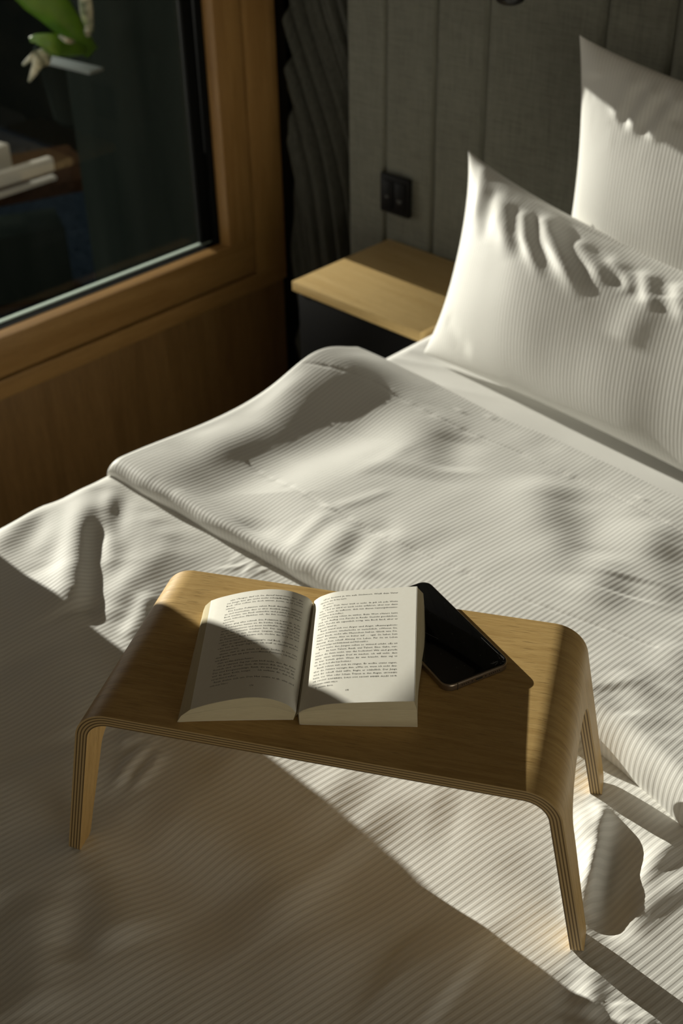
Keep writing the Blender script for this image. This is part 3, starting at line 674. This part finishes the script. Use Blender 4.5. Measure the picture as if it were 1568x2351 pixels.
def phone():
    hx, hy, R = PH; T = .00825
    loc = tray_pt((.0769, .0650, .0002)); root = thing('smartphone', 'black screen smartphone with bronze metal rim lying partly under the open book', 'smartphone')
    root.matrix_world = Matrix.Translation(loc) @ (tray_m @ Matrix.Rotation(.7539, 3, 'Z')).to_4x4()
    rings = []
    for ins, z in ((.0016, 0), (.0006, .0004), (.0001, .0012), (0, .0022), (0, .0058), (.0001, .0068), (.0006, .0076), (.0012, .0079)):
        rings.append((rrect(hx - ins, hy - ins, R - ins), z))
    link('metal_frame', loft('metal_frame', rings, None), TITAN, root)
    sc = [(rrect(hx - .0013, hy - .0013, R - .0013), .0078), (rrect(hx - .0013, hy - .0013, R - .0013), .0081), (rrect(hx - .0017, hy - .0017, R - .0017), .00825)]
    scr = link('screen', loft('screen', sc, None), GLASSB, root)
    # charging port, speaker holes, screws, button
    def slot(name, cx, w, h, m, y=-hy, dy=.0004):
        ring = [(x + cx, z + .0041) for x, z in rrect(w, h, min(w, h) * .98, 6)]; V = [(x, y - dy * .6, z) for x, z in ring] + [(x, y + .0008, z) for x, z in ring]; k = len(ring)
        F = [tuple(range(k))] + [(i, i + k, (i + 1) % k + k, (i + 1) % k) for i in range(k)]; link(name, mesh(name, V, F, smooth=False), m, root)
    slot('charging_port', 0, .0046, .0014, CHROME); slot('port_slot', .0002, .0038, .0008, DARKM, dy=.0008)
    for k in range(6): slot('speaker_hole', .0115 + .0022 * k, .0006, .0006, DARKM)
    for k in range(4): slot('speaker_hole', -.0115 - .0022 * k, .0006, .0006, DARKM)
    for x in (-.0073, .0073): slot('screw', x, .0007, .0007, DARKM)
    box('antenna_line', (-.0232, -hy - .00012, .0004), (-.0226, -hy + .0006, .0076), DARKM, root)
    box('side_button', (hx - .0002, .010, .0028), (hx + .0004, .030, .0054), TITAN, root, .0002)
    # cracked corner: hair-thin raised splinters on the glass
    random.seed(11); V = []; F = []
    def sliver(x0, y0, x1, y1, w):
        d = Vector((x1 - x0, y1 - y0)); d.normalize(); nx, ny = -d.y * w, d.x * w; b = len(V); z0, z1 = .00824, .00832
        V.extend([(x0 + nx, y0 + ny, z0), (x1 + nx, y1 + ny, z0), (x1 - nx, y1 - ny, z0), (x0 - nx, y0 - ny, z0), (x0, y0, z1), (x1, y1, z1)])
        F.extend([(b, b + 1, b + 5, b + 4), (b + 2, b + 3, b + 4, b + 5)])
    cx, cy = hx - .0075, -hy + .0065
    for k in range(11):
        a = random.random() * 6.28; r0 = .001 + .004 * random.random(); r1 = r0 + .002 + .006 * random.random()
        x0, y0 = cx + r0 * math.cos(a), cy + r0 * math.sin(a); x1, y1 = cx + r1 * math.cos(a + .2), cy + r1 * math.sin(a + .2)
        x1 = min(x1, hx - .003); y1 = max(y1, -hy + .003); sliver(x0, y0, x1, y1, .00007)
    sliver(hx - .0045, -.03, hx - .0038, -.065, .00006); sliver(-.018, .02, -.005, -.012, .00004)
    for k in range(16): x, y = random.uniform(-.028, .03), random.uniform(-.065, .05); sliver(x, y, x + .0004, y + .0002, .00012)
    link('glass_crack', mesh('glass_crack', V, F, smooth=False), CRACK, root)['kind'] = 'stuff'
phone()

# ------------------------------------------------------------------ open book
BL_ = .158
book_m = tray_m @ Matrix.Rotation(math.radians(12.0), 3, 'Z'); book_o = tray_pt((-.0172, -.0822, 0.0003))
book = thing('book', 'open paperback book with cream pages of dense print lying on the oak tray', 'book')
book.matrix_world = Matrix.Translation(book_o) @ book_m.to_4x4()
def prof(pts, n=44):
    p = np.array(pts, float); d = np.concatenate([[0], np.cumsum(np.hypot(*np.diff(p, axis=0).T))]); t = np.linspace(0, d[-1], n)
    # Catmull-Rom through the points, by arc length
    q = np.vstack([2 * p[0] - p[1], p, 2 * p[-1] - p[-2]]); out = []
    for tt in t:
        k = min(max(np.searchsorted(d, tt) - 1, 0), len(p) - 2); u = (tt - d[k]) / (d[k + 1] - d[k]); a, b, c, e = q[k], q[k + 1], q[k + 2], q[k + 3]
        out.append(.5 * ((2 * b) + (-a + c) * u + (2 * a - 5 * b + 4 * c - e) * u * u + (-a + 3 * b - 3 * c + e) * u ** 3))
    return np.array(out)
LT0 = prof([(-.0935, .0152), (-.0756, .0223), (-.052, .0288), (-.0363, .0308), (-.0213, .0290), (-.0075, .0225), (-.0010, .0140)])
LT1 = prof([(-.0968, .0133), (-.0856, .0180), (-.0622, .0248), (-.0393, .0284), (-.0194, .0269), (-.003, .0200), (.0026, .0140)])
LM0 = prof([(-.1025, .0072), (-.092, .0107), (-.0725, .0155), (-.052, .0187), (-.0363, .0207), (-.0213, .0203), (-.0085, .0160), (-.0014, .0128)])
LM1 = prof([(-.1030, .0068), (-.095, .0103), (-.078, .0140), (-.06, .0175), (-.0393, .0195), (-.0194, .0190), (-.006, .0150), (.0020, .0125)])
LB0 = prof([(-.1062, .0006), (-.085, .0024), (-.0378, .0050), (-.015, .0060), (-.0035, .0064)])
LB1 = prof([(-.1055, .0006), (-.085, .0016), (-.0378, .0035), (-.015, .0045), (-.0005, .0050)])
RT0 = prof([(.0012, .0142), (.006, .0178), (.015, .0215), (.0306, .0254), (.0613, .0280), (.0850, .0294), (.1012, .0302)])
RT1 = prof([(.0046, .0150), (.009, .0190), (.0144, .0222), (.0268, .0267), (.0517, .0300), (.0800, .0326), (.1040, .0348)])
RM0 = prof([(.0014, .0135), (.010, .0165), (.0225, .0185), (.045, .0196), (.0613, .0198), (.085, .0205), (.1038, .0209)])
RM1 = prof([(.0048, .0142), (.012, .0180), (.0268, .0220), (.0517, .0245), (.08, .0262), (.1105, .0262)])
RB0 = prof([(.0016, .0008), (.03, .0005), (.06, .0005), (.085, .0008), (.1048, .0010)])
RB1 = prof([(.0045, .0014), (.03, .0022), (.05, .0060), (.065, .0084), (.085, .0092), (.1120, .0093)])
LIFT = lambda v: smoothstep(.15, .75, v)
def surf(A, B, v, k=None):
    f = v / BL_
    if k is not None: f = k(f)
    return A * (1 - f) + B * f
def slab(name, T0, T1, B0, B1, m, kb=None, uscale=1.0, parent=book, ntop=12):
    vs = np.linspace(0, BL_, ntop); n = len(T0); V = []; F = []; UV = []; MI = []
    top = [[None] * n for _ in vs]; bot = [[None] * n for _ in vs]
    for a, v in enumerate(vs):
        tp, bp = surf(T0, T1, v), surf(B0, B1, v, kb)
        for b in range(n):
            top[a][b] = len(V); V.append((tp[b][0], v, tp[b][1])); bot[a][b] = len(V); V.append((bp[b][0], v, min(bp[b][1], tp[b][1] - .0001)))
    def f(ids, uv, mi): F.append(ids); UV.extend(uv); MI.append(mi)
    for a in range(len(vs) - 1):
        for b in range(n - 1):
            f((top[a][b], top[a][b + 1], top[a + 1][b + 1], top[a + 1][b]), [(0, 0)] * 4, 0)
            f((bot[a][b], bot[a + 1][b], bot[a + 1][b + 1], bot[a][b + 1]), [(0, 0)] * 4, 0)
        for b, fl in ((0, 0), (n - 1, 1)):
            ids = (top[a][b], top[a + 1][b], bot[a + 1][b], bot[a][b]); uv = [(vs[a] * 10, 1), (vs[a + 1] * 10, 1), (vs[a + 1] * 10, 0), (vs[a] * 10, 0)]
            f(ids if not fl else ids[::-1], uv if not fl else uv[::-1], 1)
    for a, fl in ((0, 0), (len(vs) - 1, 1)):
        for b in range(n - 1):
            u0, u1 = T0[b][0] * 10, T0[b + 1][0] * 10
            ids = (bot[a][b], bot[a][b + 1], top[a][b + 1], top[a][b]); uv = [(u0, 0), (u1, 0), (u1, 1), (u0, 1)]
            f(ids if not fl else ids[::-1], uv if not fl else uv[::-1], 1)
    me = D.meshes.new(name); me.from_pydata(V, [], F); l = me.uv_layers.new(name='UVMap'); l.data.foreach_set('uv', np.array(UV, dtype=np.float32).ravel())
    me.polygons.foreach_set('material_index', MI); me.polygons.foreach_set('use_smooth', [True] * len(F)); me.set_sharp_from_angle(angle=math.radians(40))
    return link(name, me, [m, PEDGE], parent)
e_ = np.array([0, -.0003])
slab('page_block', LM0, LM1, LB0, LB1, PAPER); slab('page_bundle', LT0, LT1, LM0 - e_ * .4, LM1 - e_ * .4, PAPER)
slab('page_block', RM0, RM1, RB0, RB1, PAPER, LIFT); slab('page_bundle', RT0 + e_, RT1 + e_, RM0 - e_ * .4, RM1 - e_ * .4, PAPER)
o1 = np.array([.0006, -.00012])
slab('page', RT0 * [1.004, 1] + [.0003, -.00012], RT1 * [1.004, 1] + [.0003, -.00012], RT0 * [1.004, 1] + [.0003, -.00024], RT1 * [1.004, 1] + [.0003, -.00024], PAPER)
slab('page', RT0, RT1, RT0 + [0, -.0001], RT1 + [0, -.0001], PAPER)
# cover: boards under both halves joined by the spine strip
def cov(B0, B1, sh, kb=None):
    A0, A1 = B0.copy(), B1.copy(); A0[:, 1] -= .00005; A1[:, 1] -= .00005
    return slab('cover_board', A0, A1, A0 - [0, .0004], A1 - [0, .0004], COVER, kb)
def cov2(B0, B1, kb):
    vs = np.linspace(0, BL_, 12)
    T0, T1 = B0 - [0, .00005], B1 - [0, .00005]
    n = len(T0); P = np.zeros((12, n, 3))
    for a, v in enumerate(vs): s = surf(T0, T1, v, kb); P[a, :, 0] = s[:, 0]; P[a, :, 1] = v; P[a, :, 2] = s[:, 1]
    o = link('cover_board', gridmesh('cover_board', P[::-1], P[::-1, :, :2]), COVER, book); md = o.modifiers.new('s', 'SOLIDIFY'); md.thickness = .0004; md.offset = 0
cov2(LB0 - [0, .0003], LB1 - [0, .0003], None); cov2(RB0 - [0, .0003], RB1 - [0, .0003], LIFT)
SP0 = prof([(-.0036, .0061), (-.0014, .0100), (.0006, .0128), (.0010, .0090), (.0013, .0010)], 20); SP1 = prof([(-.0006, .0048), (.0012, .0100), (.0034, .0130), (.0040, .0090), (.0042, .0018)], 20)
vs = np.linspace(0, BL_, 6); P = np.zeros((6, 20, 3))
for a, v in enumerate(vs): s = surf(SP0, SP1, v); P[a, :, 0] = s[:, 0]; P[a, :, 1] = v; P[a, :, 2] = s[:, 1]
o = link('spine', gridmesh('spine', P[::-1], P[::-1, :, :2]), COVER, book)

# printed text, glyph by glyph, laid on the curved pages
LEFT = """_»Im Übrigen darf ich Sie darauf hinweisen, dass die-|ser Junge hier gar nicht mehr schulpflichtig ist«, sagte|Beck. »Das sollten Sie doch wissen. Jessas, er ist bereits|siebzehn.«~|_Die beiden Polizisten sahen Rauli daraufhin erstaunt|an und murmelten, dass er aber deutlich jünger aussehe.|Beck merkte, wie Rauli einknickte und peinlich berührt zu|einem hübschen Mädchen sah, das ihm vorhin noch zuge-|lächelt hatte.~|_Dann ging alles schnell. Die Polizisten zogen ab, in ih-|rem Schlepptau hatten sie die beiden Obdachlosen. Rauli|wollte protestieren und ihnen nachlaufen, aber Beck hielt|ihn an den schmalen Schultern fest. Das erspielte Geld lag|noch immer in dem Strohhut. Langsam verzogen sich auch|die Passanten. Rauli bückte sich, steckte das Geld ein und|setzte sich den Hut auf.~|_»Bist du eigentlich wahnsinnig?«, rief Beck. »Spinnst du,|oder bist du krank? Sag's mir, ich weiß es nämlich nicht.«|_»Was meinen Sie?«~|_»Jessas, statt in die Schule zu gehen, hockst du hier rum|und spielst mit ein paar versoffenen Pennern, ich kann's|nicht glauben.«~|_»Pablo und Alain sind keine Penner.«~|_»Ist ja rührend. Sag mir jetzt bloß nicht, dass das deine|Freunde sind. Großer Gott, die nutzen dich doch nur aus.|Das sind Drogensüchtige, Rauli, die sind nur nett zu dir,|weil du ihnen Kohle bringst. … Ich verbiete dir, dich noch|mal mit ihnen zu treffen.«~|_Rauli drehte sich um. Den Hut setzte er ab. »Sie sind|nicht mein Vater.«~""".split('|')
RIGHT = """_»Der kommt ja wie aufs Stichwort. Weiß dein Vater|eigentlich, was du hier tust?«~|_»Ja, sicher.«~|_»Lügner. Dein Vater weiß es nicht, da geb ich jede Wette|ein. Und er wird es auch nicht erfahren, aber nur dann|nicht, wenn du aufhörst, dich mit diesen runtergekomme-|nen Junkies da zu treffen.«~|_Die Drohung schien zu wirken. Beim Wort »Vater« hatte|sich ein Anflug von Furcht in Raulis Gesicht geschlichen.|Mehr Furcht als eigentlich nötig, wie Beck fand, aber er|ging nicht darauf ein.~|_Rauli wand sich vor Ärger und Angst. »Runtergekom-|mene Junkies«, wiederholte er verächtlich. »Wissen Sie,|Herr Beck, nicht alle Menschen haben Glück wie Sie.|Pablo ist Waise, Alex ist früher auf … egal, Sie haben kein|Ahnung. Kein scheiß Ahnung von Leben. Für Sie ist Leben|nur Stereoanlage und Kühlschrank und McDonald's.«~|_Beck hatte den Jungen selten so wütend erlebt. »Es ist|nur … du hast Talent, Rauli, viel Talent. Eine Gabe, ver-|stehst du denn nicht, was das bedeutet? Wir sind gerade|dabei, einen wichtigen Deal zu machen, ich will nicht, dass|du hier betteln gehst. Wenn ihr was braucht, dann sag es|mir, das ist doch alles kein Problem.«~|_Rauli schien mit sich zu ringen. Er wollte etwas sagen,|aber die Stimme versagte ihm. »Was ist, wenn ich nicht dau-|ernd Ihr scheiß Geld will?«, fragte er schließlich. Der Junge|hatte vor Wut oder Scham Tränen in den Augen. »^KÖNNEN^|^SIE NICHT KAPIEREN, DASS ICH NICHT IMMER ALLES NUR^|^VON IHNEN HABEN WILL?^«~|_Er stürmte davon.~""".split('|')
_gc = {}
def glyph(ch):
    if ch in _gc: return _gc[ch]
    def mk(s):
        c = D.curves.new('t', 'FONT'); c.body = s; c.size = 1; c.resolution_u = 1; c.dimensions = '2D'; o = D.objects.new('t', c); C.objects.link(o)
        bpy.context.view_layer.update(); me = o.to_mesh(); co = np.array([v.co[:] for v in me.vertices]); fs = [tuple(p.vertices) for p in me.polygons]; o.to_mesh_clear(); D.objects.remove(o); D.curves.remove(c); return co, fs
    co, fs = mk(ch); a, _ = mk('H' + ch + 'H'); h, _ = mk('HH')
    _gc[ch] = (co, fs, float(a[:, 0].max() - h[:, 0].max())); return _gc[ch]
def serifs(ch, co):                              # little slabs at the feet and heads of upright strokes
    out = []
    if ch in 'fhiklmnrIHKFPTNMAR' + 'p' + 'q' + 'dul':
        x0, x1 = co[:, 0].min(), co[:, 0].max(); b = max(co[:, 1].min(), 0) if ch not in 'pq' else co[:, 1].min(); w = .085; t = .035
        xs = [x0 + .04] if ch in 'fiklrIFPTp' else [x1 - .04] if ch in 'qdu' else [x0 + .04, x1 - .04]
        if ch in 'fT': xs = [(x0 + x1) / 2]
        if ch == 'm' or ch == 'M': xs = [x0 + .04, (x0 + x1) / 2, x1 - .04]
        for x in xs: out.append((x - w, x + w, b, b + t))
    return out
def paint_text(name, T0, T1, lines, ua, ub, va, pitch, num, un):
    dens = 200
    def arc(v):                                     # arc-length table of the page line at v
        s = surf(T0, T1, v); d = np.concatenate([[0], np.cumsum(np.hypot(*np.diff(s, axis=0).T))]); return s, d
    V = []; F = []
    SZ = .00285
    def put(chs, x, v0, kx, ks):
        for ch, scl in chs:
            if ch == ' ': x += ks; continue
            co, fs, adv = glyph(ch); b = len(V); sx = SZ * kx * scl; sy = SZ * scl * 1.0
            quads = [(co[:, 0], co[:, 1], fs)]
            for (a0, a1, b0, b1) in serifs(ch, co): quads.append((np.array([a0, a1, a1, a0]), np.array([b0, b0, b1, b1]), [(0, 1, 2, 3)]))
            for cx, cy, ff in quads:
                b = len(V)
                for X_, Y_ in zip(cx, cy):
                    v = v0 + Y_ * sy; s, d = cache(v); a = x + X_ * sx
                    px = np.interp(a, d, s[:, 0]); pz = np.interp(a, d, s[:, 1]); V.append((px, v, pz + .00007))
                F.extend([tuple(k + b for k in f_) for f_ in ff])
            x += adv * sx
        return x
    cch = {}
    def cache(v):
        k = round(v / .0004)
        if k not in cch: cch[k] = arc(k * .0004)
        return cch[k]
    def parse(t):
        sm = False; out = []
        for ch in t:
            if ch == '^': sm = not sm; continue
            out.append((ch, .80 if sm else 1.0))
        return out
    for i, t in enumerate(lines):
        v0 = va - pitch * i; s, d = arc(v0); A = np.interp(ua, s[:, 0], d); B = np.interp(ub, s[:, 0], d)
        ind = t.startswith('_'); short = t.endswith('~'); chs = parse(t.strip('_~')); x0 = A + (.0030 if ind else 0)
        wg = sum(glyph(c)[2] * SZ * q for c, q in chs if c != ' '); ns_ = sum(1 for c, q in chs if c == ' '); room = B - x0
        sp = .24 * SZ * .92
        if short: kx = .80; ks = sp
        else:
            kx = min(1.05, (room - ns_ * sp) / wg); ks = (room - wg * kx) / max(ns_, 1)
            if ks > .0016: kx = (room - ns_ * .0011) / wg; ks = .0011
        put(chs, x0, v0, kx, ks)
    s, d = arc(.0120); put(parse(num), np.interp(un, s[:, 0], d), va - pitch * (len(lines) - 1) - .0078, .8, 0)
    me = D.meshes.new(name); me.from_pydata(V, [], F); link(name, me, INK, book)
paint_text('printed_text', LT0, LT1, LEFT, -.0790, -.0050, .1475, .00430, '174', -.0425)
paint_text('printed_text', RT0, RT1, RIGHT, .0115, .0862, .1490, .00434, '175', .0410)

# ------------------------------------------------------------------ outside, seen through the glass
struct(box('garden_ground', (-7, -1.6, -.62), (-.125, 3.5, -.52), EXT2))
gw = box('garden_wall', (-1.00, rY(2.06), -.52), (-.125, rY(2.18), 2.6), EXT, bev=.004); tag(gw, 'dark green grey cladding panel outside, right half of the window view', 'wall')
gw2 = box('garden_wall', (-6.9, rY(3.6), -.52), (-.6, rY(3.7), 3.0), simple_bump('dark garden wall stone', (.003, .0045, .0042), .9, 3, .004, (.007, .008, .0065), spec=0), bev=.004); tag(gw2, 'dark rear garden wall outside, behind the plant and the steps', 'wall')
def step(name, label, px, z, w, t, m, cat='step'):
    a, b = [onz(*q, z) for q in px]; d = b - a; L = np.linalg.norm(d); d /= L
    o = box(name, (0, 0, -t), (L, w, 0), m, bev=.004); o.location = (a[0], a[1], z); o.rotation_euler = (0, 0, math.atan2(d[1], d[0])); return tag(o, label, cat)
step('garden_edging', 'upper pale strip of stone edging outside, lower left of the window', [(-60, 418), (122, 362)], .10, .035, .05, PALE, 'edging')
step('garden_edging', 'lower pale strip of stone edging outside, lower left of the window', [(-60, 466), (130, 404)], .02, .030, .015, PALE, 'edging')
step('garden_bench', 'reddish brown timber bench top outside behind the pale edging', [(-80, 460), (232, 402)], -.001, .42, .05, STEPB, 'bench')
step('garden_stone', 'small pale stone outside at the far left of the window', [(-60, 360), (20, 330)], .14, .10, .09, PALE, 'stone')
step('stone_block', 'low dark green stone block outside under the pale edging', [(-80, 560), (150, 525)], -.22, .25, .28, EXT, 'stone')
# plant
def leaf(name, label, pts, wid, m, fold=.3, parent=None, thick=.0015):
    P = prof([(a, b) for a, b, c in pts], 24); Q = prof([(b, c) for a, b, c in pts], 24); ctr = np.stack([P[:, 0], P[:, 1], Q[:, 1]], -1)
    n, k = 24, 9; G = np.zeros((n, k, 3)); U = np.zeros((n, k, 2)); view = np.array(OFF) - ctr.mean(0); view /= np.linalg.norm(view)
    for i in range(n):
        t = i / (n - 1); d = ctr[min(i + 1, n - 1)] - ctr[max(i - 1, 0)]; d /= np.linalg.norm(d); side = np.cross(view, d); side /= np.linalg.norm(side); w = np.interp(t, np.linspace(0, 1, len(wid)), wid)
        for j in range(k): a = (j / (k - 1)) * 2 - 1; G[i, j] = ctr[i] + side * a * w + view * (-fold * w * a * a); U[i, j] = (a, t)
    o = link(name, gridmesh(name, G, U), m, parent); md = o.modifiers.new('s', 'SOLIDIFY'); md.thickness = thick
    return o
def px3(x, y, X=-2.9): r = ray(x, y); return tuple(W(r * X / r[0]))
pl = thing('succulent_plant', 'green plant with broad smooth leaves outside, upper left of the window', 'plant', px3(225, 150))
def lf(m, pts, wid, X=-2.9, fold=.3):
    o = leaf('leaf', '', [px3(a, b, X + dz) for a, b, dz in pts], wid, m, fold); o.parent = pl; o.matrix_parent_inverse = Matrix.Translation(-pl.location); return o
lf(LEAF, [(30, -70, 0), (100, -5, .02), (150, 60, .03), (190, 105, .02), (214, 122, 0)], [.05, .055, .042, .028, .02])
lf(LEAF, [(68, 92, 0), (100, 90, .03), (140, 103, .04), (200, 118, 0)], [.006, .028, .022, .008], -2.88)
lf(LEAF2, [(110, 116, 0), (95, 135, .02), (80, 150, .03), (66, 188, .0)], [.014, .022, .012, .003], -2.86)
lf(LEAF2, [(100, 120, 0), (75, 130, .02), (52, 150, 0)], [.010, .010, .003], -2.87)
lf(LEAF2, [(190, -40, 0), (198, 20, .02), (205, 75, 0)], [.016, .018, .012], -2.89)
lf(LEAF2, [(135, 82, 0), (155, 92, .02), (172, 96, 0)], [.004, .008, .003], -2.82); lf(LEAF2, [(200, 55, 0), (200, 70, .02), (205, 84, 0)], [.003, .009, .006], -2.82)
def pot():
    V = []; F = []; n = 24; prof_ = [(.06, -.22), (.075, -.20), (.10, 0), (.105, .0), (.105, .012), (.095, .012), (.09, -.02), (.001, -.02)]
    for r, z in prof_:
        for k in range(n): V.append((r * math.cos(2 * math.pi * k / n), r * math.sin(2 * math.pi * k / n), z))
    for i in range(len(prof_) - 1):
        for k in range(n): F.append((i * n + k, i * n + (k + 1) % n, (i + 1) * n + (k + 1) % n, (i + 1) * n + k))
    F.append(tuple(range(n))[::-1]); o = link('pot', mesh('pot', V, F), EXT, pl); o.location = (-.40, .18, -.06)
pot()
sh = box('glass_shelf', (-.17, -.02, -.004), (.08, .03, .005), simple_bump('blue grey ledge', (.10, .12, .12), .5, 60, .0005), bev=.002); a, b = px3(112, 125), px3(228, 162)
sh.location = tuple((np.array(a) + np.array(b)) / 2 + np.array([0, .0, -.012])); sh.rotation_euler = (0, 0, .1); tag(sh, 'pale narrow ledge outside carrying the green plant', 'ledge')
